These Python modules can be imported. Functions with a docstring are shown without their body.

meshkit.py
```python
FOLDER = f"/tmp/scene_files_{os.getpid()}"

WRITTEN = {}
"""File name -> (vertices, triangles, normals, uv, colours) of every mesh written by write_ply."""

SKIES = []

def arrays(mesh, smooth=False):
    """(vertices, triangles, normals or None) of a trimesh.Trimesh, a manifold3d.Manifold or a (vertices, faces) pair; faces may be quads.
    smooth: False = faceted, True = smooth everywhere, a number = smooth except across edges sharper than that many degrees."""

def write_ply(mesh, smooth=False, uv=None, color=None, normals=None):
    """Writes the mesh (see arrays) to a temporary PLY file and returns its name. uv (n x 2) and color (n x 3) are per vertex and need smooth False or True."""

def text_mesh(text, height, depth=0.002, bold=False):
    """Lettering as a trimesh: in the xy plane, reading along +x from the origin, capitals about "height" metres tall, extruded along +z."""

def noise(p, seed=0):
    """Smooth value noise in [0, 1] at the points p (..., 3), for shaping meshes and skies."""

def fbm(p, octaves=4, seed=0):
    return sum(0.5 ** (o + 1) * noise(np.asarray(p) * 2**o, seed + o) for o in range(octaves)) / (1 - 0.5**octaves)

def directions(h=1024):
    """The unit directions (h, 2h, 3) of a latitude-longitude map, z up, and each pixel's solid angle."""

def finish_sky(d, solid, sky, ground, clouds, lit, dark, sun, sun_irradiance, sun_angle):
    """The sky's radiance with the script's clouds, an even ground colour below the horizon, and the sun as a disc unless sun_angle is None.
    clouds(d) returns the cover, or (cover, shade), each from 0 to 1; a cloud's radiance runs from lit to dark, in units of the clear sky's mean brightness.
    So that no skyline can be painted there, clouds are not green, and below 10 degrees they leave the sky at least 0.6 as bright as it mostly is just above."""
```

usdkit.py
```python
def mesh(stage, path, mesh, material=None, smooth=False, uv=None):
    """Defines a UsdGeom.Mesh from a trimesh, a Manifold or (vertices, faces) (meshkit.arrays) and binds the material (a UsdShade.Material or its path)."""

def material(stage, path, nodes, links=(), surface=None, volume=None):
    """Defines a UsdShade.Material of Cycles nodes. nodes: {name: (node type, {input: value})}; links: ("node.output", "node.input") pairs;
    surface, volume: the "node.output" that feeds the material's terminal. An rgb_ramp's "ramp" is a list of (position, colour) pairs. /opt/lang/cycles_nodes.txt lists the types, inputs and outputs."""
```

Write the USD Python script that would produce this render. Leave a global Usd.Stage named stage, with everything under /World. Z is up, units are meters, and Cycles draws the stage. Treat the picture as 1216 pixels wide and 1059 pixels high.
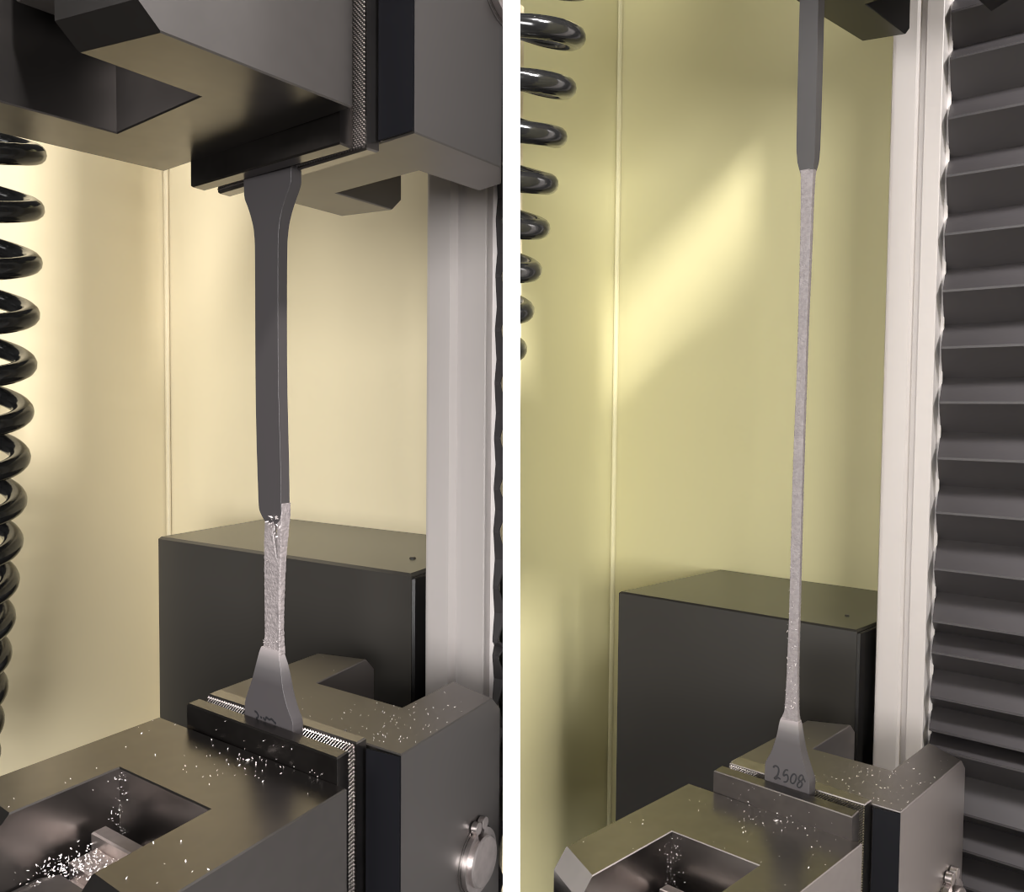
import math, numpy as np, trimesh, mapbox_earcut, usdkit, meshkit
from pxr import Usd, UsdGeom, UsdLux, UsdShade, Gf, Sdf

stage = Usd.Stage.CreateInMemory()
UsdGeom.SetStageUpAxis(stage, UsdGeom.Tokens.z)
UsdGeom.SetStageMetersPerUnit(stage, 1.0)
UsdGeom.Xform.Define(stage, '/World')
# All plan data below are millimetres, measured from the camera's standing point; the floor lies FLOOR mm below it.
FLOOR = -290.0
S = 0.001
def W(p): return np.asarray(p, float) * S + np.array([0, 0, -FLOOR * S])

# ------------------------------------------------------------------ camera
PITCH, ROLL = math.radians(2.5118), math.radians(0.5091)
cam = UsdGeom.Camera.Define(stage, '/World/camera')
zc = np.array([0, math.sin(PITCH), math.cos(PITCH)]); fw = np.array([0, math.cos(PITCH), -math.sin(PITCH)]); xh = np.array([1., 0, 0])
right = math.cos(ROLL) * xh + math.sin(ROLL) * zc; up = -math.sin(ROLL) * xh + math.cos(ROLL) * zc
M = np.eye(4); M[0, :3], M[1, :3], M[2, :3], M[3, :3] = right, up, -fw, W((0, 0, 0))
cam.AddTransformOp().Set(Gf.Matrix4d(*M.ravel().tolist()))
cam.CreateHorizontalApertureAttr(36.0); cam.CreateFocalLengthAttr(36.0 * 1000.0 / 1216.0)
cam.CreateClippingRangeAttr(Gf.Vec2f(0.01, 50.0))
cam.CreateExposureAttr(0.0)

# ------------------------------------------------------------------ light: a dim room, unseen fill lamps added around the camera, a lamp at the upper right
dome = UsdLux.DomeLight.Define(stage, '/World/room_light'); dome.CreateColorAttr(Gf.Vec3f(1.0, 0.97, 0.9)); dome.CreateIntensityAttr(0.02)
def rect(name, pos, aim, w, h, power, color):
    l = UsdLux.RectLight.Define(stage, '/World/' + name)
    l.CreateWidthAttr(w * S); l.CreateHeightAttr(h * S); l.CreateColorAttr(Gf.Vec3f(*color)); l.CreateIntensityAttr(power)
    p, a = W(pos), W(aim); z = (p - a) / np.linalg.norm(p - a); x = np.cross([0, 1, 0] if abs(z[2]) > .95 else [0, 0, 1], z); x /= np.linalg.norm(x); y = np.cross(z, x)
    m = np.eye(4); m[0, :3], m[1, :3], m[2, :3], m[3, :3] = x, y, z, p
    l.AddTransformOp().Set(Gf.Matrix4d(*m.ravel().tolist()))
rect('left_fill', (-430, -260, 430), (20, 380, 60), 360, 300, 3.4, (1.0, 0.985, 0.97))  # unseen lamp added from the left to fill the walls
rect('side_panel', (-330, -560, 40), (-40, 330, 0), 200, 300, 11.0, (1.0, 0.985, 0.97))  # unseen fill lamp added to brighten the partition's left face
rect('front_fill', (60, -640, 30), (-10, 430, 20), 340, 300, 29.0, (1.0, 0.985, 0.97))  # unseen frontal fill, added to lift the walls of both bays
rect('bellows_fill', (335, -150, 430), (185, 310, 0), 140, 140, 175.0, (1.0, 0.985, 0.97))  # unseen lamp added to light the upper folds of the bellows
rect('bench_lamp', (250, -300, 650), (0, 400, 0), 60, 60, 1200.0, (1.0, 0.95, 0.93))

# ------------------------------------------------------------------ materials
def look(name, **kw):
    """principled; noise=(scale, amount) varies the colour, bump=(scale, strength, distance) the relief, rough_noise the gloss; all in object space"""
    noise, bump, rn = kw.pop('noise', None), kw.pop('bump', None), kw.pop('rough_noise', None)
    nodes, links = {'p': ('principled_bsdf', kw)}, []
    if noise or bump or rn: nodes['tc'] = ('texture_coordinate', {})
    if noise:
        c = np.array(kw['base_color']); nodes['n'] = ('noise_texture', {'scale': noise[0], 'detail': 4})
        nodes['r'] = ('rgb_ramp', {'ramp': [(0.3, tuple(c * (1 - noise[1]))), (0.7, tuple(np.minimum(c * (1 + noise[1]), 1)))]})
        links += [('tc.object', 'n.vector'), ('n.fac', 'r.fac'), ('r.color', 'p.base_color')]
    if rn:
        nodes['rn'] = ('noise_texture', {'scale': rn[0], 'detail': 3}); nodes['rm'] = ('map_range', {'to_min': rn[1], 'to_max': rn[2]})
        links += [('tc.object', 'rn.vector'), ('rn.fac', 'rm.value'), ('rm.result', 'p.roughness')]
    if bump:
        nodes['bn'] = ('noise_texture', {'scale': bump[0], 'detail': 3}); nodes['b'] = ('bump', {'strength': bump[1], 'distance': bump[2]})
        links += [('tc.object', 'bn.vector'), ('bn.fac', 'b.height'), ('b.normal', 'p.normal')]
    return usdkit.material(stage, '/World/Looks/' + name, nodes, links, surface='p.BSDF')
UsdGeom.Scope.Define(stage, '/World/Looks')
block_steel = look('block_steel', base_color=(.2, .186, .18), metallic=1.0, roughness=.28, rough_noise=(60, .24, .31))
dark_steel = look('dark_steel', base_color=(.06, .057, .055), metallic=1.0, roughness=.35)
back_bright = look('back_bright', base_color=(.27, .25, .245), metallic=1.0, roughness=.4, rough_noise=(60, .36, .46))
back_steel = look('back_steel', base_color=(.24, .225, .22), metallic=1.0, roughness=.4, rough_noise=(60, .36, .46))
shade_black = look('shade_black', base_color=(.004, .004, .006), roughness=.7, specular_ior_level=.15)
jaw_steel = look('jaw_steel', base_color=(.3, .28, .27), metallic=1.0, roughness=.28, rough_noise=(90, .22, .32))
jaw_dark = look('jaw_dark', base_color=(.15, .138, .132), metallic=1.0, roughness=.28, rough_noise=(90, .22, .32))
knurl_steel = look('knurl_steel', base_color=(.3, .275, .265), metallic=1.0, roughness=.3)
bright_steel = look('bright_steel', base_color=(.6, .55, .54), metallic=1.0, roughness=.3, rough_noise=(200, .22, .42))
rod_steel = look('rod_steel', base_color=(.45, .4, .38), metallic=1.0, roughness=.38, noise=(120, .25))
grey_plastic = look('grey_plastic', base_color=(.042, .038, .0395), roughness=.42, bump=(2500, .05, .0002))
dark_plastic = look('dark_plastic', base_color=(.023, .021, .0217), roughness=.42, bump=(2500, .05, .0002))
ink = look('ink', base_color=(.006, .006, .008), roughness=.6)
shaving = look('shaving', base_color=(.78, .74, .72), roughness=.4)
sliver = look('sliver', base_color=(.42, .38, .375), roughness=.3)
frost = look('frost', base_color=(.215, .19, .19), roughness=.33, noise=(900, .18), bump=(1800, .5, .0006), subsurface_weight=.0)
frost_pale = look('frost_pale', base_color=(.155, .138, .14), roughness=.33, noise=(900, .18), bump=(1800, .5, .0006))
wall_cream = look('wall_cream', base_color=(.7, .617, .422), roughness=.55)
wall_green = look('wall_green', base_color=(.66, .615, .35), roughness=.55)
bead_cream = look('bead_cream', base_color=(.64, .56, .38), roughness=.5)
bead_green = look('bead_green', base_color=(.72, .67, .41), roughness=.5)
partition_white = look('partition_white', base_color=(.96, .96, .96), roughness=.6)
column_white = look('column_white', base_color=(.5, .46, .446), roughness=.35)
flange_white = look('flange_white', base_color=(.82, .77, .76), roughness=.35)
bellows_black = look('bellows_black', base_color=(.05, .045, .0475), roughness=.42, bump=(900, .06, .0004))
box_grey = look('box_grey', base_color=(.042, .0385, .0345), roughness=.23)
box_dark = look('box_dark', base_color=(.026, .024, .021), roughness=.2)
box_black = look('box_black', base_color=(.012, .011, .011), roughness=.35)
cable_black = look('cable_black', base_color=(.008, .008, .008), roughness=.14)
floor_grey = look('floor_grey', base_color=(.03, .028, .025), roughness=.5, noise=(20, .1))

# ------------------------------------------------------------------ helpers
taken = {}
def numbered(path):
    n = taken.get(path, -1) + 1; taken[path] = n
    return path if n == 0 else f'{path}_{n:03d}'
def tag(prim, label=None, cat=None, group=None, kind=None):
    for k, v in (('label', label), ('category', cat), ('group', group), ('kind', kind)):
        if v: prim.SetCustomDataByKey(k, v)
class Thing:
    """an Xform at the thing's base; parts are given in mm of the plan and stored relative to that base"""
    def __init__(s, name, base, label=None, cat=None, group=None, kind=None):
        s.base = np.asarray(base, float); s.path = numbered('/World/' + name)
        x = UsdGeom.Xform.Define(stage, s.path); x.AddTranslateOp().Set(Gf.Vec3d(*W(s.base).tolist())); tag(x.GetPrim(), label, cat, group, kind)
    def part(s, name, mesh, mat, parent=None, smooth=30, label=None, kind=None):
        p = numbered(f'{parent or s.path}/{name}')
        v, f = (mesh.vertices, mesh.faces) if hasattr(mesh, 'vertices') else mesh
        usdkit.mesh(stage, p, trimesh.Trimesh((np.asarray(v) - s.base) * S, f, process=False), mat, smooth=smooth)
        tag(stage.GetPrimAtPath(p), label, kind=kind)
        return p
def solo(name, mesh, mat, base, label=None, cat=None, group=None, kind=None, smooth=30):
    p = numbered('/World/' + name); b = np.asarray(base, float)
    m = usdkit.mesh(stage, p, trimesh.Trimesh((np.asarray(mesh.vertices) - b) * S, mesh.faces, process=False), mat, smooth=smooth)
    m.AddTranslateOp().Set(Gf.Vec3d(*W(b).tolist())); tag(m.GetPrim(), label, cat, group, kind)
    return p
cat = trimesh.util.concatenate
def area2(P): P = np.asarray(P); return np.sum(P[:, 0] * np.roll(P[:, 1], -1) - np.roll(P[:, 0], -1) * P[:, 1])
def ccw(P): P = np.asarray(P, float); return P if area2(P) > 0 else P[::-1]
def inset(P, d):
    """a counter-clockwise polygon with each side moved inwards by d"""
    P = np.asarray(P, float); e = np.roll(P, -1, 0) - P; e /= np.linalg.norm(e, axis=1, keepdims=True)
    n = np.stack([-e[:, 1], e[:, 0]], 1); a, b = np.roll(n, 1, 0), n
    return P + d * (a + b) / (1 + (a * b).sum(1, keepdims=True))
def loft(layers):
    """layers: [(polygon, z)] of equal counts, counter-clockwise, from the bottom up"""
    n = len(layers[0][0]); V = np.vstack([np.c_[np.asarray(p, float), np.full(n, z)] for p, z in layers]); F = []
    for k in range(len(layers) - 1):
        for i in range(n):
            j = (i + 1) % n; a, b, c, d = k * n + i, k * n + j, (k + 1) * n + j, (k + 1) * n + i
            F += [(a, b, c), (a, c, d)]
    for k, flip in ((0, True), (len(layers) - 1, False)):
        t = mapbox_earcut.triangulate_float64(np.asarray(layers[k][0], float), np.array([n], np.uint32)).reshape(-1, 3).astype(int) + k * n
        if np.cross(V[t[0, 1]] - V[t[0, 0]], V[t[0, 2]] - V[t[0, 0]])[2] < 0: t = t[:, ::-1]
        F += (t[:, ::-1] if flip else t).tolist()
    return trimesh.Trimesh(V, F, process=False)
def prism(P, z0, z1, e=.25):
    P = ccw(P); return loft([(inset(P, e), z0), (P, z0 + e), (P, z1 - e), (inset(P, e), z1)])
def flipz(m, z):
    v = np.array(m.vertices); v[:, 2] = 2 * z - v[:, 2]; return trimesh.Trimesh(v, np.asarray(m.faces)[:, ::-1], process=False)
def bar(o, u, v, a, b, e=.25):
    """box between corners a=(u,v,z) and b in the frame (o, u, v)"""
    o, u, v = (np.asarray(x, float) for x in (o, u, v))
    return prism([o + u * p + v * q for p, q in ((a[0], a[1]), (b[0], a[1]), (b[0], b[1]), (a[0], b[1]))], a[2], b[2], e)
def tube(P, r, n=10, cap=True):
    P = np.asarray(P, float); r = np.broadcast_to(r, len(P)); T = np.gradient(P, axis=0); T /= np.linalg.norm(T, axis=1, keepdims=True)
    ref = np.array([0, 0, 1.]) if abs(T[0, 2]) < .9 else np.array([1., 0, 0]); a = np.cross(T[0], ref); a /= np.linalg.norm(a); V = []
    for i in range(len(P)):
        a = a - T[i] * (a @ T[i]); a /= np.linalg.norm(a); b = np.cross(T[i], a)
        V += [P[i] + r[i] * (math.cos(t) * a + math.sin(t) * b) for t in np.arange(n) * 2 * math.pi / n]
    F = []
    for i in range(len(P) - 1):
        for k in range(n):
            l = (k + 1) % n; F += [(i * n + k, i * n + l, i * n + n + l), (i * n + k, i * n + n + l, i * n + n + k)]
    if cap:
        for i, s in ((0, -1), (len(P) - 1, 1)):
            V.append(P[i]); c = len(V) - 1
            F += [((c, i * n + k, i * n + (k + 1) % n)[::s]) for k in range(n)]
    m = trimesh.Trimesh(np.array(V), F, process=False)
    if m.volume < 0: m.invert()
    return m
def disc(center, axis, r, d, chamfer=.4, n=40):
    """a turned disc of radius r whose axis starts at center and runs d along axis"""
    prof = [(0, 0), (r, 0), (r, d - chamfer), (r - chamfer, d), (0, d)]
    m = trimesh.creation.revolve(np.array(prof), sections=n)
    m.apply_transform(trimesh.geometry.align_vectors([0, 0, 1], axis)); m.apply_translation(center); return m
def trim(m, x):
    """the part of a closed mesh on the left of the plane x"""
    import manifold3d
    m = trimesh.Trimesh(m.vertices, m.faces); m.merge_vertices()
    mf = manifold3d.Manifold(manifold3d.Mesh(np.asarray(m.vertices, np.float32), np.asarray(m.faces, np.uint32))).trim_by_plane((-1, 0, 0), -x).to_mesh()
    return trimesh.Trimesh(mf.vert_properties[:, :3], mf.tri_verts, process=False)
def unit(v): v = np.asarray(v, float); return v / np.linalg.norm(v)

# ------------------------------------------------------------------ plans (mm): block outlines of the four grips
PLAN = {
    'LL_fb': [(-77.10, 182.68), (-29.19, 148.59), (-48.97, 110.99), (-60.91, 120.31), (-50.87, 140.36), (-73.82, 156.56), (-83.75, 138.11), (-96.41, 147.98)],
    'LL_bb': [(-20.31, 155.64), (-3.90, 187.22), (-13.60, 198.72), (-23.43, 180.77), (-45.64, 196.54), (-37.29, 215.73), (-50.98, 220.67), (-67.88, 189.44)],
    'LL_fj': [(-68.94, 177.28), (-31.21, 149.84), (-29.74, 153.07), (-67.47, 180.51)],
    'LL_bj': [(-66.58, 183.19), (-28.92, 156.82), (-27.60, 159.52), (-65.16, 186.59)],
    'LU_fb': [(-75.80, 184.65), (-27.60, 144.94), (-48.29, 116.66), (-62.99, 123.45), (-51.56, 140.33), (-74.29, 159.52), (-86.83, 143.09), (-100.70, 154.52)],
    'LU_bb': [(-17.20, 146.34), (-2.62, 166.78), (-2.78, 178.81), (-7.60, 184.57), (-18.98, 169.62), (-39.30, 187.74), (-28.99, 202.91), (-42.45, 209.93), (-59.82, 184.35)],
    'LU_fj': [(-67.12, 176.99), (-30.09, 147.13), (-28.52, 150.19), (-65.43, 180.11)],
    'LU_bj': [(-63.28, 182.13), (-26.04, 150.26), (-24.18, 152.26), (-61.61, 184.93)],
    'RL_fb': [(60.66, 279.33), (103.33, 240.63), (59.29, 198.88), (48.64, 208.54), (69.63, 228.44), (48.94, 246.94), (22.64, 222.20), (16.62, 237.58)],
    'RL_bb': [(118.40, 249.28), (157.31, 287.77), (153.50, 303.30), (129.05, 278.99), (108.74, 296.65), (131.72, 320.07), (116.38, 324.45), (76.57, 285.65)],
    'RL_fj': [(67.56, 273.20), (100.72, 241.96), (104.42, 245.97), (71.26, 277.21)],
    'RL_bj': [(74.26, 279.24), (107.67, 249.72), (111.37, 253.20), (79.29, 284.80)],
    'RU_fb': [(69.57, 276.51), (110.39, 235.86), (64.44, 196.21), (54.26, 206.36), (76.16, 225.25), (56.36, 244.70), (28.93, 221.22), (23.63, 236.86)],
    'RU_bb': [(125.85, 243.79), (166.51, 280.42), (163.44, 296.11), (137.88, 272.97), (118.41, 291.57), (142.46, 313.88), (129.13, 320.00), (85.77, 282.08)],
    'RU_fj': [(76.18, 270.06), (107.85, 237.31), (111.73, 241.14), (80.06, 273.89)],
    'RU_bj': [(83.16, 275.78), (115.15, 244.74), (119.01, 248.04), (88.44, 281.10)],
}
PLAN = {k: np.array(v) for k, v in PLAN.items()}

# ------------------------------------------------------------------ the setting
UL, VL = np.array([.8344, -.5512]), np.array([.4839, .8751])      # left bay: along the column's face, and into the depth
UR, VR = np.array([.7664, -.6424]), np.array([.7260, .6877])
NL, NR = np.array([.5512, .8344]), np.array([.6424, .7664])       # square to the column's face
CL, CR = np.array([-157.26, 385.45]), np.array([63.32, 522.78])   # corners of the two enclosures
KL, KR = np.array([-24.06, 227.68]), np.array([149.51, 341.96])   # left edges of the two columns
XA, XB = -1.16, .95                                               # two faces of the partition added to fill the white gap
def struct(name, mesh, mat, base, smooth=False): return solo(name, mesh, mat, base, kind='structure', smooth=smooth)
WT = 330
struct('floor', trimesh.creation.box(bounds=[(-700, 90, FLOOR - 20), (700, 800, FLOOR)]), floor_grey, (0, 450, FLOOR))
def wall(name, a, b, n, mat, top=WT, t=8):
    a, b, n = np.array(a), np.array(b), np.array(n)
    return struct(name, loft([(ccw([a, b, b + n * t, a + n * t]), FLOOR), (ccw([a, b, b + n * t, a + n * t]), top)]), mat, (*(a + b) / 2, FLOOR))
wall('wall_left', CL, CL - VL * 112, (-.8751, .4839), wall_cream, top=135)
wall('wall_back_left', CL, CL + UL * 186.5, NL, wall_cream, top=135)
wall('wall_middle_left', CR, CR - VR * 85.0, (-.6877, .7260), wall_green)
wall('wall_back_right', CR, CR + UR * 215, NR, wall_green)
part_poly = ccw([(XA, 105), (XB, 105), (XB, 560), (XA, 560)])
LEAN = -math.tan(ROLL)
side = np.array([(105, FLOOR), (205, FLOOR), (205, -140), (290, -140), (290, FLOOR), (560, FLOOR), (560, -20), (288, -20), (288, 250), (105, 250)], float)  # outline of the added partition, cut to steer lamp light and reflections
pm = loft([(side, XA), (side, XB)]); pv = np.array(pm.vertices); pv = np.c_[pv[:, 2] + LEAN * pv[:, 1], pv[:, 0], pv[:, 1]]
pm = trimesh.Trimesh(pv, pm.faces, process=False); pm.fix_normals()
struct('added_partition', pm, partition_white, (0, 150, FLOOR))
def bead(name, C, u, v, r, mat, WT):
    A = C + (u - v) * .6; P = [A + r * (math.cos(t) * u - math.sin(t) * v) for t in np.linspace(0, math.pi / 2, 7)] + [C - u * 0 - v * 0]
    struct(name, loft([(ccw([C + u * .01 - v * .01] + P[:-1]), FLOOR), (ccw([C + u * .01 - v * .01] + P[:-1]), WT)]), mat, (*C, FLOOR), smooth=40)
bead('trim_1', CL, UL, VL, 1.5, bead_cream, 135)
bead('trim_2', CR, UR, VR, 1.9, bead_green, 330)

# ------------------------------------------------------------------ columns (white profile, groove, flange) and their bellows
def column(C, u, n, prof, depth, flange, z0, z1, label, mats=(column_white, flange_white), mirror=False):
    t = Thing('machine_column', (*(C + n * 12), FLOOR), label, 'column', None)
    d1, d2 = depth if isinstance(depth, tuple) else (depth, depth)
    P = [C + u * a + n * b for a, b in prof] + [C + u * prof[-1][0] + n * d1, C + n * d2]
    t.part('profile', loft([(ccw(P), z0), (ccw(P), z1)]), mats[0], smooth=25)
    if flange:
        a, b, q = flange
        t.part('flange', bar(C, u, n, (a, q, z0), (b, q + 1.2, z1), .2), mats[1])
    return t
gro = lambda a, b, c, d, e: [(.0, 2.2), (.7, .6), (2.2, 0), (a, 0), (b, 1.8), (c, 1.8), (d, 0), (e, 0), (e + .3, .3)]
column(KL, UL, NL, gro(8.8, 10.1, 12.7, 13.7, 20.1), (7.5, 18), (19.8, 22.3, 3.0), FLOOR, 300, 'white grooved machine column behind the whitened split specimen, left bay')
column(KR, UR, NR, gro(9.5, 10.75, 12.7, 13.2, 18.9), (30, 18), (18.4, 20.4, 8.5), FLOOR, 360, 'white grooved machine column between the grey box and the black bellows, right bay')
def bellows(C, u, n, a, b, ridges, d, front, label, skew=0.0):
    """accordion cover from u=a to b; ridges: heights of the outward folds from the top down; d: depth of a fold"""
    t = Thing('bellows_cover', (*(C + u * (a + b) / 2 + n * d), FLOOR), label, 'bellows')
    zs = list(ridges); th = .9
    for k in range(len(zs) - 1):
        z1, z2 = zs[k], zs[k + 1]; zm = (z1 + z2) / 2 - (z1 - z2) * .04
        # one pleat: from a ridge back to the valley below it and out to the next ridge
        sec = [(front + .1, z1 - .35), (front + d, zm), (front, z2 + .45), (front, z2 - .45), (front + d + th, zm), (front + .1, z1 + .35)]
        V, F, N = [], [], len(sec)
        for s in (a, b):
            V += [(*(C + u * (s + (skew * (q - front) / d if s == a else 0)) + n * q), z) for q, z in sec]
        tri = mapbox_earcut.triangulate_float64(np.array(sec, float), np.array([N], np.uint32)).reshape(-1, 3).astype(int)
        F += tri.tolist() + (tri[:, ::-1] + N).tolist()
        for i in range(N):
            j = (i + 1) % N; F += [(i, i + N, j), (j, i + N, j + N)]
        m = trimesh.Trimesh(np.array(V), F, process=False); trimesh.repair.fix_normals(m)
        t.part('pleat', m, bellows_black, smooth=False)
    return t
step = 23.0
RZ = [160.5 + step * k for k in range(6, 0, -1)] + [160.5, 142, 118.5, 95.5, 72.2, 49.4, 26.5, 4.2, -18.6, -40.9, -64.2, -86, -99, -117.6, -131.5, -139.5, -163, -178, -193, -209, -226, -243, -260, -275]
bellows(KR, UR, NR, 21.7, 72, [z * .95 for z in RZ], 12, -.6, 'wide black bellows cover beside the white column, right bay', skew=-1.9)
LZ = [66 + 15.2 * k for k in range(14, -1, -1)] + [51, 36, 21.4, 7, -8, -21.8, -33.5, -49.1, -64, -68.5, -82, -96, -110, -125, -140, -155, -170, -185, -200, -215, -230, -245, -260, -275]
bellows(KL, UL, NL, 23.6, 25.2, [z * .93 for z in LZ], 3.2, -.4, 'narrow strip of black bellows cover against the added white partition, left bay', skew=-1.7)
C2 = KR + UR * 95
wall('shade_guard', (130, 109), (201, 219), (.8396, -.5433), wall_green, top=300)  # unseen panel added to keep lamp light off the back wall and bellows
solo('added_reflector', prism([C2 + UR * .5, C2 + UR * 90, C2 + UR * 90 + NR * 30, C2 + UR * .5 + NR * 30], FLOOR, 330, 2), column_white, (*(C2 + UR * 30), FLOOR), 'unseen white reflector added beside the far column', 'added reflector')  # unseen white surface added to brighten reflections in the grip faces
column(C2, -UR, NR, gro(10.0, 11.3, 13.4, 13.9, 19.9), 40, (19.4, 25.6, 9.0), FLOOR, 360, 'white grooved machine column on the far right of the bellows')

# ------------------------------------------------------------------ dark grey boxes behind the grips
def grey_box(P, z, screw, label, strip, mat):
    A, B, D = (np.array(p) for p in P); E4 = B + (D - A) * 1.0
    t = Thing('storage_box', (*(A + E4) / 2, FLOOR), label, 'box')
    P4 = [A, B, E4, D]
    t.part('body', prism(P4, FLOOR + .5, z, .8), mat)
    u = unit(B - A); v = unit(D - A)
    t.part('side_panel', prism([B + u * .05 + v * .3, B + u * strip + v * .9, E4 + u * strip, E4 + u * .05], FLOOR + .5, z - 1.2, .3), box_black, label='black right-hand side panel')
    s = disc((screw[0], screw[1], z - .2), (0, 0, 1), 1.0, .75, .3, 20)
    t.part('screw', s, box_grey)
grey_box([(-122.9, 291.59), (-27.3, 229.3), (-97.14, 348.71)], -45.45, (-29.8, 253.2), 'dark grey box behind the split specimen, left bay', .8, box_grey)
grey_box([(53.74, 414.56), (143.0, 343.8), (118.74, 474.75)], -89.9, (152.8 - 4, 365.7 + 3), 'dark grey box behind the long thin white specimen, right bay', 1.0, box_dark)

# ------------------------------------------------------------------ tensile grips
def knurl(P0, u, n, z0, z1, width, pitch, h):
    """a lattice of small pyramids on the vertical face at P0 + u * s, pointing along n"""
    V, F = [], []; rows = int((z1 - z0) / (pitch / 2)); cols = int(width / pitch)
    for r in range(1, rows):
        z = z0 + r * pitch / 2
        for c in range(cols + (r % 2 == 0)):
            s = (c + (.5 if r % 2 else 0)) * pitch
            if not .3 * pitch < s < width - .3 * pitch: continue
            k = len(V); e = pitch / 2 * .96
            for du, dz in ((e, 0), (0, e), (-e, 0), (0, -e)): V.append((*(P0 + u * (s + du) + n * .02), z + dz))
            V.append((*(P0 + u * s + n * h), z))
            F += [(k, k + 1, k + 4), (k + 1, k + 2, k + 4), (k + 2, k + 3, k + 4), (k + 3, k, k + 4)]
    m = trimesh.Trimesh(np.array(V), F, process=False)
    f = m.faces[0]; nn = np.cross(m.vertices[f[1]] - m.vertices[f[0]], m.vertices[f[2]] - m.vertices[f[0]])
    if nn[:2] @ n < 0: m.invert()
    return m
def block(P, z_end, z_top, ends, r, out=None):
    """fork block: corners listed in ENDS are chamfered by r towards the arm's end. (built with z up; flip for a hanging one)"""
    P = np.asarray(P, float); cc = area2(P) > 0; low = P.copy()
    for i, j in ends: low[i] = P[i] + unit(P[i] - P[j]) * r
    if not cc: P, low = P[::-1], low[::-1]
    return loft([(low, z_end), (low, z_top - r), (inset(P, .0), z_top - .25), (inset(P, .25), z_top)])
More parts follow.
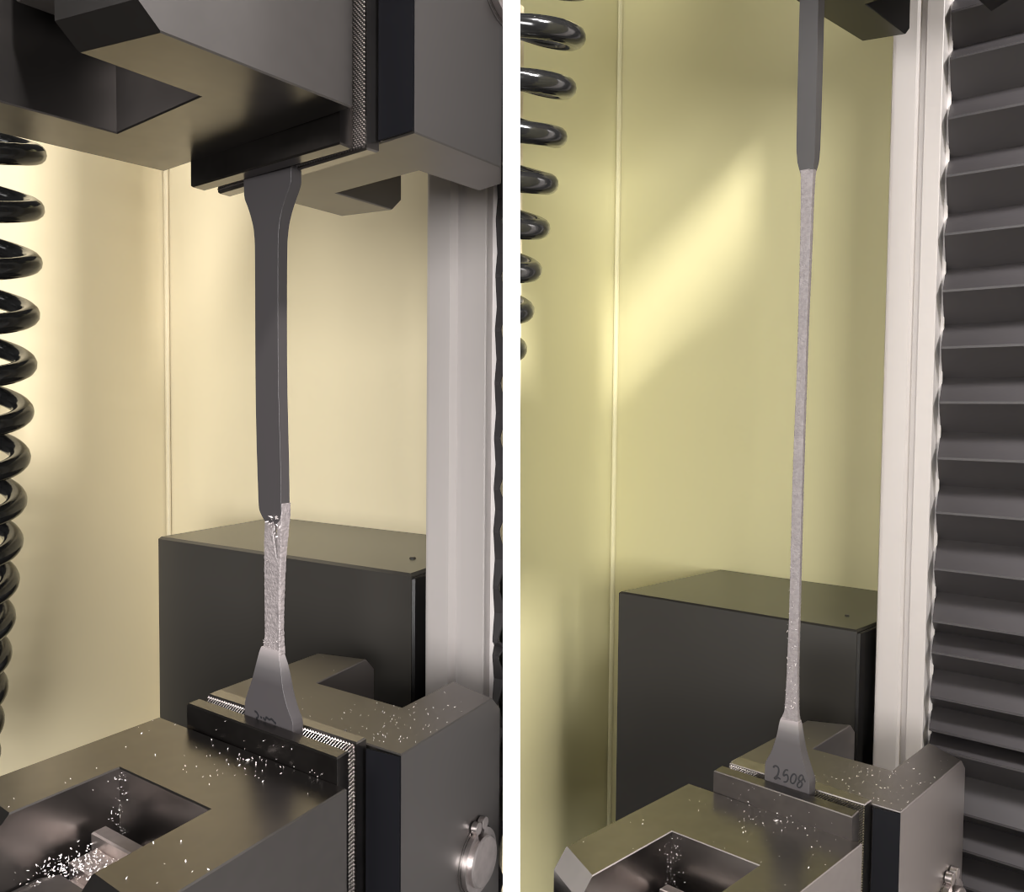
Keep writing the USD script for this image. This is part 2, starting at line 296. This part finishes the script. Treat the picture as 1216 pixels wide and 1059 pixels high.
def grip(key, z_jaw, hf, hb, body, r_front, r_back, jaw_depth, hang, label, pin=None, clevis=None, foot=None):
    """z_jaw: height of the jaws' free edge; hang: an upper grip, built upside down about z_jaw"""
    P = {k: PLAN[f'{key}_{k}'] for k in ('fb', 'bb', 'fj', 'bj')}
    F = (lambda m: flipz(m, z_jaw)) if hang else (lambda m: m)
    ctr = P['fj'].mean(0) * .5 + P['bj'].mean(0) * .5
    base_z = z_jaw - body if not hang else z_jaw + body
    t = Thing('tensile_grip', (*ctr, base_z), label, 'grip')
    nb = len(P['bb'])
    t.part('front_block', F(block(P['fb'], z_jaw - body, z_jaw - hf, ((2, 1), (3, 4), (6, 5), (7, 0)), r_front)), block_steel)
    ends = ((1, 0), (2, 3), (5, 4), (6, 7)) if nb == 8 else ((3, 4), (6, 5), (7, 8))
    back = t.part('back_block', F(block(P['bb'], z_jaw - body, z_jaw - hb, ends, r_back)), {'LL': back_steel, 'LU': back_steel, 'RL': back_bright, 'RU': dark_steel}[key])
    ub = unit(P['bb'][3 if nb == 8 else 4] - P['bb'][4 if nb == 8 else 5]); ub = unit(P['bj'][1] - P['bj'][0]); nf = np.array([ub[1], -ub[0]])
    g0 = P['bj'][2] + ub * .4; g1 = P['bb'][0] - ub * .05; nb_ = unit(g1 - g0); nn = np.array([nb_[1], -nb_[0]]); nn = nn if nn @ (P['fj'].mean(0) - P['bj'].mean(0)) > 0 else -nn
    t.part('shade_plate', F(prism([g0, g1, g1 + nn * .5, g0 + nn * .5], z_jaw - body + 1, z_jaw - hb - .25, .1)), shade_black, parent=back, label='black plate added to darken the block face')  # added plate: puts the face's dark reflection in as black colour
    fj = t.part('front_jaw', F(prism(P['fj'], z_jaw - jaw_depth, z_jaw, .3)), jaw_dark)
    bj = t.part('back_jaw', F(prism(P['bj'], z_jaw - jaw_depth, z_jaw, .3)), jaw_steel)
    pitch = .78 if key[0] == 'L' else .82
    for jaw, a, b, c in ((bj, P['bj'][0], P['bj'][1], P['fj'].mean(0)), (fj, P['fj'][3], P['fj'][2], P['bj'].mean(0))):
        u = unit(b - a); n = np.array([-u[1], u[0]]); n = n if n @ (c - (a + b) / 2) > 0 else -n
        t.part('knurled_face', F(knurl(a, u, n, z_jaw - jaw_depth + 1, z_jaw - .15, np.linalg.norm(b - a), pitch, .45)), knurl_steel, parent=jaw, smooth=False, kind='stuff', label='diamond-knurled gripping face')
    if pin:
        s, z, r = pin; a, b = P['bb'][0], P['bb'][1]; u = unit(b - a); n = np.array([u[1], -u[0]])
        c = np.array([*(a + u * s), z]); ax = np.array([*n, 0])
        cut = lambda m: trim(m, XA - .1) if key == 'LU' else m
        pp = t.part('pivot_pin', cut(disc(c - ax * .5, ax, r * .8, 2.3 * r / 6.5 + .5, .35)), bright_steel, parent=None)
        # snap ring: an open ring with two eared lugs at the top
        ang = np.linspace(math.radians(103), math.radians(103 + 336), 44)
        U3 = np.array([*u, 0]); Z3 = np.array([0, 0, 1.])
        sec = [(r * .8, .25), (r, .25), (r, .25 + .16 * r), (r * .8, .25 + .16 * r)]; V = []; Fc = []
        for g in ang: V += [c + (math.cos(g) * U3 + math.sin(g) * Z3) * q + ax * h for q, h in sec]
        for i in range(len(ang) - 1):
            for k in range(4): l = (k + 1) % 4; Fc += [(i * 4 + k, i * 4 + l, i * 4 + 4 + l), (i * 4 + k, i * 4 + 4 + l, i * 4 + 4 + k)]
        e = (len(ang) - 1) * 4; Fc += [(0, 2, 1), (0, 3, 2), (e, e + 1, e + 2), (e, e + 2, e + 3)]
        ring = trimesh.Trimesh(np.array(V), Fc, process=False); ring.fix_normals()
        lugs = [disc(c + (math.cos(math.radians(q)) * U3 + math.sin(math.radians(q)) * Z3) * r * 1.16 + ax * .3, ax, r * .19, .2 * r, .1, 18) for q in (101, 81)]
        t.part('snap_ring', cut(cat([ring] + lugs)) if key != 'LU' else cut(ring), bright_steel, parent=pp)
        t.part('washer', cut(disc(c - ax * .3, ax, r * 1.1, .5, .1)), block_steel, parent=pp)
    if clevis: clevis(t, P)
    if foot: t.part('mount', foot(ctr), block_steel)
    return t
def frame_of(P):
    u = unit(P['fb'][1] - P['fb'][0]); v = unit(P['fb'][0] - P['fb'][7]); return P['fb'][5], u, v
def clevis_low(t, P, z, k, rod):
    """the actuator rod lying in the block's slot: a stepped bar with a raised cross block, a round nut and a bevelled end"""
    o = P['fb'][5]; u = unit(P['fb'][4] - P['fb'][5]); v = unit(P['fb'][5] - P['fb'][6]); w = np.linalg.norm(P['fb'][4] - P['fb'][5])
    B = lambda a, b, e=.3: bar(o, u, v, a, b, e)
    bar_ = t.part('actuator_rod', B((w * .18, -30 * k, z - 26 * k), (w * .98, -1.0, z - 5 * k)), rod_steel, label='bright bare-metal rod in the slot')
    t.part('cross_block', cat([B((w * .08, -7.2 * k, z - 12 * k), (w * .97, -4.2 * k, z)), B((w * .14, -12.5 * k, z - 12 * k), (w * .97, -7.1 * k, z - 2.4 * k))]), rod_steel, parent=bar_)
    c = o + u * w * .74 - v * 2.2 * k
    t.part('round_nut', cat([disc((*c, z - 6 * k), (0, 0, 1), 2.1 * k, 5.0 * k, .5), disc((*c, z - 2 * k), (0, 0, 1), 1.1 * k, 1.4 * k, .3)]), rod_steel, parent=bar_)
    q = [o + u * w * .02 - v * 16.5 * k, o + u * w * .8 - v * 16.5 * k, o + u * w * .8 - v * 38 * k, o + u * w * .02 - v * 38 * k]
    r = [o + u * w * .3 - v * 16.5 * k, o + u * w * .8 - v * 16.5 * k, o + u * w * .8 - v * 38 * k, o + u * w * .3 - v * 38 * k]
    if area2(q) < 0: q, r = q[::-1], r[::-1]
    t.part('rod_end', loft([(q, z - 18 * k), (q, z - 4.6 * k), (r, z - 1.2 * k)]), jaw_steel, parent=bar_)
pedestal = lambda z, r: (lambda c: cat([trimesh.creation.cylinder(r, z - FLOOR, sections=48).apply_translation((*c, (z + FLOOR) / 2))]))
hanger = lambda z0, z1, r: (lambda c: trimesh.creation.cylinder(r, z1 - z0, sections=48).apply_translation((*c, (z1 + z0) / 2)))
grip('LL', -63.4, 5.0, 1.7, 66, 3.6, 3.6, 52, False, 'black steel lower grip holding the base of the split specimen, left bay', pin=(28.6, -98.9, 6.9),
     clevis=lambda t, P: clevis_low(t, P, -77.0, 1.0, None), foot=pedestal(-129.2, 17))
grip('LU', 45.4, 5.3, 1.7, 95, 3.2, 3.0, 88, True, 'black steel upper grip hanging over the dark grey specimen, left bay', pin=(28.0, 83.5, 9.0),
     clevis=lambda t, P: t.part('actuator_rod', bar(P['fb'][5], unit(P['fb'][4] - P['fb'][5]), unit(P['fb'][5] - P['fb'][6]), (5, -19, 66), (24, -3, 138)), jaw_steel), foot=hanger(140.2, 300, 17))
grip('RL', -118.6, 7.2, 2.0, 84, 5.0, 4.0, 60, False, 'black steel lower grip holding the numbered specimen base, right bay', pin=(44.5, -169.5, 11.0),
     clevis=lambda t, P: clevis_low(t, P, -139.0, 1.25, None), foot=pedestal(-202.4, 24))
grip('RU', 136.3, 7.2, 1.7, 40, 5.0, 3.0, 36, True, 'black steel upper grip at the top edge, right bay', foot=hanger(176, 262, 22))
XR = unit(np.array([50., 60.])); xr0 = np.array([133., 252.]) - XR * 70; xr1 = xr0 + XR * 175  # unseen right crosshead, its edge laid out to bound the light band
for P, z, h, lab in (([np.array([-48., 166.]) + UL * p + NL * q for p, q in ((-42, -26), (40, -26), (40, 80), (-42, 80))], 300, 60, 'dark crosshead beam above the left upper grip'),
                     ([xr0, xr1, xr1 - UR * 130, xr0 - UR * 130], 262, 60, 'unseen crosshead beam above the right upper grip, shaped to bound the light band')):
    solo('crosshead', prism(P, z, z + h, 1), block_steel, (*np.mean(P, 0), z), lab, 'crosshead')

# ------------------------------------------------------------------ specimens
def smooth_rows(rows, n, seed=None, amp=0.0):
    R = np.array(rows, float); R = R[np.argsort(R[:, 0])]
    from scipy.interpolate import PchipInterpolator
    z = np.linspace(R[0, 0], R[-1, 0], n); out = np.c_[z, PchipInterpolator(R[:, 0], R[:, 1:])(z)]
    return out
def strip(P0, u, v, rows, dv=0.0, e=.18, noise=0.0, seed=0):
    """a bar of varying section: rows (z, u left, u right, thickness), edges eased by e"""
    V, F = [], []; n = 8
    for z, l, r, t in rows:
        o = P0 + v * dv; k = min(e, (r - l) * .2, t * .2)
        q = [(l + k, 0), (r - k, 0), (r, k), (r, t - k), (r - k, t), (l + k, t), (l, t - k), (l, k)]
        for a, b in q: V.append((*(o + u * a + v * b), z))
    V = np.array(V)
    if noise:
        d = (meshkit.fbm(V / .55, 3, seed) - .5) * 2 * noise; d2 = (meshkit.fbm(V / .55 + 31.7, 3, seed + 5) - .5) * 2 * noise
        V[:, :2] += d[:, None] * v + d2[:, None] * u
    m = len(rows)
    for i in range(m - 1):
        for k in range(n): l_ = (k + 1) % n; F += [(i * n + k, i * n + l_, i * n + n + l_), (i * n + k, i * n + n + l_, i * n + n + k)]
    for i, s in ((0, -1), (m - 1, 1)): F += [((i * n, i * n + k, i * n + k + 1)[::s]) for k in range(1, n - 1)]
    M_ = trimesh.Trimesh(V, F, process=False)
    if M_.volume < 0: M_.invert()
    return M_
def whitening(name, z0, z1, base):
    """grey plastic that turns white with stretching between the heights z0 (white) and z1 (grey), in the thing's own frame"""
    a, b = (z0 - base) * S, (z1 - base) * S
    return usdkit.material(stage, '/World/Looks/' + name, {'tc': ('texture_coordinate', {}), 'x': ('separate_xyz', {}), 'm': ('map_range', {'from_min': a, 'from_max': b, 'to_min': 0, 'to_max': 1, 'clamp': True}),
        'r': ('rgb_ramp', {'ramp': [(0, (.27, .24, .24)), (.25, (.16, .147, .147)), (.6, (.08, .074, .076)), (1, (.05, .045, .047))]}), 'p': ('principled_bsdf', {'roughness': .42})},
        [('tc.object', 'x.vector'), ('x.z', 'm.value'), ('m.result', 'r.fac'), ('r.color', 'p.base_color')], surface='p.BSDF')
def stroke(P0, u, v, pts, r, lift=.03, n=5):
    """a pen stroke as a flat ribbon lying on the specimen's front face"""
    p = np.array(pts, float); k = np.linspace(0, len(p) - 1, max(len(p) * 5, 8))
    from scipy.interpolate import CubicSpline
    if len(p) > 2: p = CubicSpline(np.arange(len(p)), p)(k)
    else: p = np.array([p[0] + (p[1] - p[0]) * s for s in np.linspace(0, 1, 6)])
    P = np.array([(*(P0 + u * a - v * lift), z) for a, z in p])
    m = tube(P, r, 6); vv = np.array(m.vertices); o = np.array([*P0, 0]); v3 = np.array([*v, 0]); d = (vv - o) @ v3
    vv -= np.outer((d + lift) * .8, v3); return trimesh.Trimesh(vv, m.faces, process=False)
rng = np.random.default_rng(7)
def flake(c, size, n=5, flat=.25):
    """a torn sliver of plastic"""
    d = unit(rng.normal(size=3)); e = unit(np.cross(d, rng.normal(size=3))); f = np.cross(d, e); V = []
    for k in range(n):
        t = 2 * math.pi * k / n + rng.uniform(-.3, .3); q = rng.uniform(.6, 1.1) * size
        V.append(c + d * math.cos(t) * q * 1.4 + e * math.sin(t) * q * .6)
    V += [c + f * size * flat, c - f * size * flat]; F = []
    for k in range(n): l = (k + 1) % n; F += [(k, l, n), (l, k, n + 1)]
    return trimesh.Trimesh(np.array(V), F, process=False)

# the split specimen of the left bay
P0, u, v = np.array([-67.47, 180.51]), np.array([.8088, -.5881]), np.array([.5881, .8088])
zb = -69.0
t = Thing('tensile_specimen', (*(P0 + u * 23.3 + v * 1.2), zb), 'dark grey dog-bone specimen with a split white neck, left bay', 'test specimen')
top = [(58, 16.4, 30.85, 2.5), (46.0, 16.41, 30.85, 2.5), (43.2, 16.4, 30.85, 2.5), (41.7, 16.6, 30.2, 2.55), (40.05, 17.5, 29.2, 2.55), (37.59, 18.65, 28.0, 2.5), (35.13, 19.45, 27.3, 2.4), (31.86, 19.8, 26.95, 2.3), (28, 19.85, 26.9, 2.25), (10.47, 19.79, 26.83, 2.23), (-19.51, 20.63, 27.63, 2.1), (-20.4, 20.75, 27.6, 2.1), (-21.4, 21.3, 27.4, 2.1), (-22.4, 22.2, 26.9, 2.1), (-23.0, 22.9, 26.2, 2.1)]
t.part('grey_section', strip(P0, u, v, smooth_rows(top, 150), e=.03), grey_plastic)
neck = [(-20.2, 21.6, 26.2, 1.2), (-22.8, 22.1, 25.4, 1.1), (-24.6, 22.0, 24.6, 1.1), (-27.0, 21.85, 25.1, 1.05), (-29.5, 21.85, 25.7, 1.05), (-31.5, 21.87, 26.5, 1.1), (-36.31, 21.9, 26.9, 1.1), (-44.79, 21.98, 26.75, 1.0), (-47.36, 21.67, 26.77, 1.03), (-49.3, 21.0, 26.8, 1.3)]
frost_l = frost
nk = t.part('whitened_neck', strip(P0, u, v, smooth_rows(neck, 240), dv=.3, e=.12, noise=.07, seed=3), frost_l, label='stress-whitened stretched neck')
side = [(-18.9, 26.3, 27.8, 2.2), (-21.0, 26.2, 27.7, 2.2), (-24.5, 26.1, 27.5, 2.0), (-28.5, 26.2, 27.35, 1.6), (-34, 26.3, 27.05, 1.45), (-44, 26.2, 26.85, 1.25), (-49, 26.1, 26.9, 1.5)]
t.part('torn_strand', strip(P0, u, v, smooth_rows(side, 220), dv=.1, e=.12, noise=.1, seed=9), frost_l, label='white strand torn loose beside the slit')
base = [(-48.3, 21.3, 26.76, 1.2), (-49.15, 20.8, 26.78, 1.5), (-51.58, 19.81, 27.27, 2.0), (-55.24, 18.4, 27.85, 2.45), (-59.08, 16.6, 29.28, 2.5), (-60.3, 16.05, 30.0, 2.5), (-61.6, 15.8, 30.8, 2.5), (-62.4, 15.76, 31.0, 2.5), (zb, 15.73, 31.03, 2.5)]
t.part('grip_tab', strip(P0, u, v, smooth_rows(base, 110), e=.03), whitening('whitening_short', -48.6, -55.5, zb))
num = {'a': [(19.15, -62.05), (19.85, -62.16), (20.31, -62.72), (19.61, -63.33)], 'b': [(21.0, -62.75), (21.46, -62.91)], 'c': [(21.92, -62.66), (22.61, -62.94), (22.89, -62.44), (23.74, -62.69), (24.42, -62.46), (25.15, -62.73), (25.88, -63.0)]}
for s in num.values(): t.part('pen_stroke', stroke(P0, u, v, s, .23), ink)
for k in range(26):
    z = -21.2 - rng.gamma(1.6, 1.6); a = rng.uniform(23.4, 27.3) if z > -27 else rng.uniform(22.2, 26.8)
    t.part('torn_flake', flake(np.array([*(P0 + u * a + v * rng.uniform(-.25, .35)), z]), rng.uniform(.2, .55)), sliver, smooth=False)
for k in range(30):
    z = rng.uniform(-48.6, -46.3); a = rng.uniform(21.8, 26.3)
    t.part('torn_flake', flake(np.array([*(P0 + u * a + v * rng.uniform(.1, .3)), z]), rng.uniform(.08, .2)), sliver, smooth=False)

# the fully drawn specimen of the right bay
P0, u, v = np.array([71.26, 277.21]), np.array([.7279, -.6856]), np.array([.6856, .7279])
zb = -126.0
t = Thing('tensile_specimen', (*(P0 + u * 22.8 + v * 2), zb), 'long drawn-out white specimen numbered 2508 at its base, right bay', 'test specimen')
top = [(150, 21.0, 27.0, 4.6), (124.56, 21.05, 26.95, 4.5), (99.47, 21.0, 27.05, 4.1), (81.79, 21.1, 27.0, 3.9), (76.7, 21.5, 26.9, 3.5), (74.8, 22.0, 26.75, 3.0), (73.4, 22.4, 26.6, 2.5)]
t.part('grey_section', strip(P0, u, v, smooth_rows(top, 80), e=.04), dark_plastic)
neck = [(73.9, 22.3, 26.65, 2.6), (71.5, 22.7, 26.55, 2.15), (63.93, 22.84, 26.34, 2.0), (48.63, 22.95, 26.15, 1.95), (22.97, 22.9, 25.75, 1.8), (-29.14, 22.25, 25.45, 1.6), (-55.55, 22.25, 25.4, 1.65), (-76.88, 22.0, 25.4, 1.6), (-90.26, 21.65, 25.7, 1.5), (-94.32, 21.4, 25.8, 1.6), (-96.8, 20.6, 26.0, 2.2), (-97.6, 20.2, 26.1, 2.5)]
t.part('whitened_neck', strip(P0, u, v, smooth_rows(neck, 700), e=.15, noise=.1, seed=21), frost_pale, label='long stress-whitened stretched neck')
base = [(-96.9, 20.55, 26.03, 2.3), (-97.95, 20.1, 26.13, 2.7), (-102.59, 19.2, 26.6, 3.6), (-107, 18.0, 27.4, 4.1), (-109.44, 17.14, 28.1, 4.3), (-112.0, 15.9, 29.0, 4.4), (-113.2, 15.45, 29.5, 4.4), (-115.0, 15.36, 30.1, 4.4), (-116.2, 15.36, 30.2, 4.4), (zb, 15.36, 30.2, 4.4)]
t.part('grip_tab', strip(P0, u, v, smooth_rows(base, 110), e=.03), whitening('whitening_long', -96.9, -104.5, zb))
num = {'2': [(18.28, -113.82), (18.97, -113.04), (19.87, -113.33), (20.07, -114.58), (19.52, -116.17), (18.77, -116.97), (19.19, -117.24)], '2b': [(19.19, -117.24), (19.95, -116.6), (20.72, -116.93)],
       '5': [(23.2, -113.34), (21.94, -114.0), (21.74, -115.37), (22.66, -114.74), (23.26, -115.57), (22.88, -116.81), (21.78, -117.27)],
       '0': [(25.12, -113.76), (24.18, -115.28), (24.21, -116.68), (25.02, -116.81), (25.74, -115.63), (25.88, -114.31), (25.12, -113.76)],
       '8': [(27.97, -113.55), (27.12, -113.81), (26.7, -115.06), (27.45, -115.49), (27.86, -116.25), (27.21, -117.4), (26.35, -117.29), (26.72, -116.05), (27.72, -115.01), (28.15, -114.04), (27.97, -113.55)], '8b': [(28.15, -114.04), (28.86, -115.21)]}
for s in num.values(): t.part('pen_stroke', stroke(P0, u, v, s, .29), ink)
for k in range(90):
    z = -93.5 + 52 * rng.uniform(0, 1) ** 1.7; w = np.interp(z, [-95, -40], [21.5, 22.3]), 25.5
    a = rng.uniform(w[0], w[1])
    t.part('torn_flake', flake(np.array([*(P0 + u * a + v * rng.uniform(-.2, .15)), z]), rng.uniform(.12, .5) * (1.0 if z < -68 else .6)), sliver, smooth=False)

# ------------------------------------------------------------------ coiled black cables
def coil(axis, R0, R1, turns, r0, r1, phase, label, base, hand=1, clip=None):
    A = np.array(axis, float); from_scipy = np.linspace(0, 1, len(A))
    from scipy.interpolate import CubicSpline
    cs = CubicSpline(from_scipy, A); n = turns * 40; s = np.linspace(0, 1, n); C = cs(s); T = cs(s, 1); T /= np.linalg.norm(T, axis=1, keepdims=True)
    a = np.cross(T, [0, 1, 0]); a /= np.linalg.norm(a, axis=1, keepdims=True); b = np.cross(T, a)
    g = phase + hand * 2 * math.pi * turns * s; R = (R0 + (R1 - R0) * s)[:, None]
    P = C + R * (np.cos(g)[:, None] * a + np.sin(g)[:, None] * b); rr = r0 + (r1 - r0) * s
    m = tube(P, rr, 14)
    if clip is not None:
        import manifold3d
        mf = manifold3d.Manifold(manifold3d.Mesh(np.asarray(m.vertices, np.float32), np.asarray(m.faces, np.uint32)))
        mf = mf.trim_by_plane((1, 0, 0), clip).to_mesh(); m = trimesh.Trimesh(mf.vert_properties[:, :3], mf.tri_verts, process=False)
    solo('spiral_cable', m, cable_black, base, label, 'cable', smooth=50)
# axes, one point for every so many turns
LCOIL = [(-134.3, 214, 107), (-139.0, 219, 65.0), (-144.2, 224, 23.6), (-150.2, 229, -15.2), (-156.8, 234, -50.7), (-163.6, 239, -83.7), (-170.5, 244, -115)]   # three turns apart
RCOIL = [(7.2, 247, 137.5), (2.6, 251, 110.3), (-2.2, 255, 83), (-6.8, 259, 57), (-11.2, 263, 32.5), (-15.4, 267, 9)]   # two turns apart
coil(LCOIL, 14, 14, 18, 2.75, 2.55, .3, 'coiled glossy black cable hanging at the left edge, left bay', (-160, 245, -30))
coil(RCOIL, 15, 15, 10, 3.1, 3.0, .3, 'coiled glossy black cable beside the added white partition, right bay', (5, 260, 60), clip=XB + .05)

# ------------------------------------------------------------------ white shavings lying about
def litter(spots, label, base):
    solo('plastic_shavings', cat([flake(np.array(p), s * .8) for p, s in spots]), shaving, base, label, 'shavings', kind='stuff', smooth=False)
def in_plan(P, n, pull=None):
    from shapely import Polygon, Point
    g = Polygon(P).buffer(-.6); x0, y0, x1, y1 = g.bounds; out = []
    while len(out) < n:
        q = rng.uniform((x0, y0), (x1, y1))
        if g.contains(Point(q)) and (pull is None or rng.uniform() < pull(q)): out.append(q)
    return out
for key, zj, hf, hb, zp, k, lab in (('L', -63.4, 5.0, 1.7, -77.0, 1.0, 'white plastic specks scattered on the lower grip, left bay'), ('R', -118.6, 7.2, 2.0, -139.0, 1.3, 'white plastic specks scattered on the lower grip, right bay')):
    spots = []; fb, bb, fj = (PLAN[f'{key}L_{x}'] for x in ('fb', 'bb', 'fj'))
    near = lambda c, r: (lambda q: math.exp(-((q - c) ** 2).sum() / r ** 2) + .06)
    cj = fj.mean(0); edge = (fj[0] + fj[1]) / 2; ub = unit(fj[1] - fj[0])
    for q in in_plan(fb, 70, near(edge, 9 * k)): spots.append(((*q, zj - hf + .1), rng.uniform(.1, .28) * k))
    for q in in_plan(bb, 95, near((bb[3] * .6 + bb[0] * .4), 13 * k)): spots.append(((*q, zj - hb + .1), rng.uniform(.1, .3) * k))
    for j in range(16): spots.append(((*(fj[0] + (fj[1] - fj[0]) * rng.uniform(.15, .95) + unit(fj[0] - fj[3]) * .1), zj - rng.uniform(.6, hf)), rng.uniform(.1, .25) * k))
    spots.append(((*(edge + unit(fj[0] - fj[3]) * 3.2 * k + ub * 1.0 * k), zj - hf + .2), .62 * k))
    for j in range(60):      # down the slot's back corner
        a = abs(rng.normal(0, 1.6)) * k; w = rng.uniform() < .5; o = fb[5]; uu, vv = unit(fb[4] - fb[5]), unit(fb[6] - fb[5])
        spots.append(((*(o + (uu * a + vv * .12 if w else vv * a + uu * .12)), zj - hf - rng.uniform(.6, 13) * k), rng.uniform(.08, .2) * k))
    for j in range(330):     # heaped on the rod
        q = fb[5] + unit(fb[4] - fb[5]) * rng.normal(7.0, 3.2) * k + unit(fb[6] - fb[5]) * rng.normal(13.5, 3.6) * k
        spots.append(((*q, zp - 2.3 * k + rng.uniform(0, .7) * k), rng.uniform(.08, .3) * k))
    litter(spots, lab, (*cj, zj))
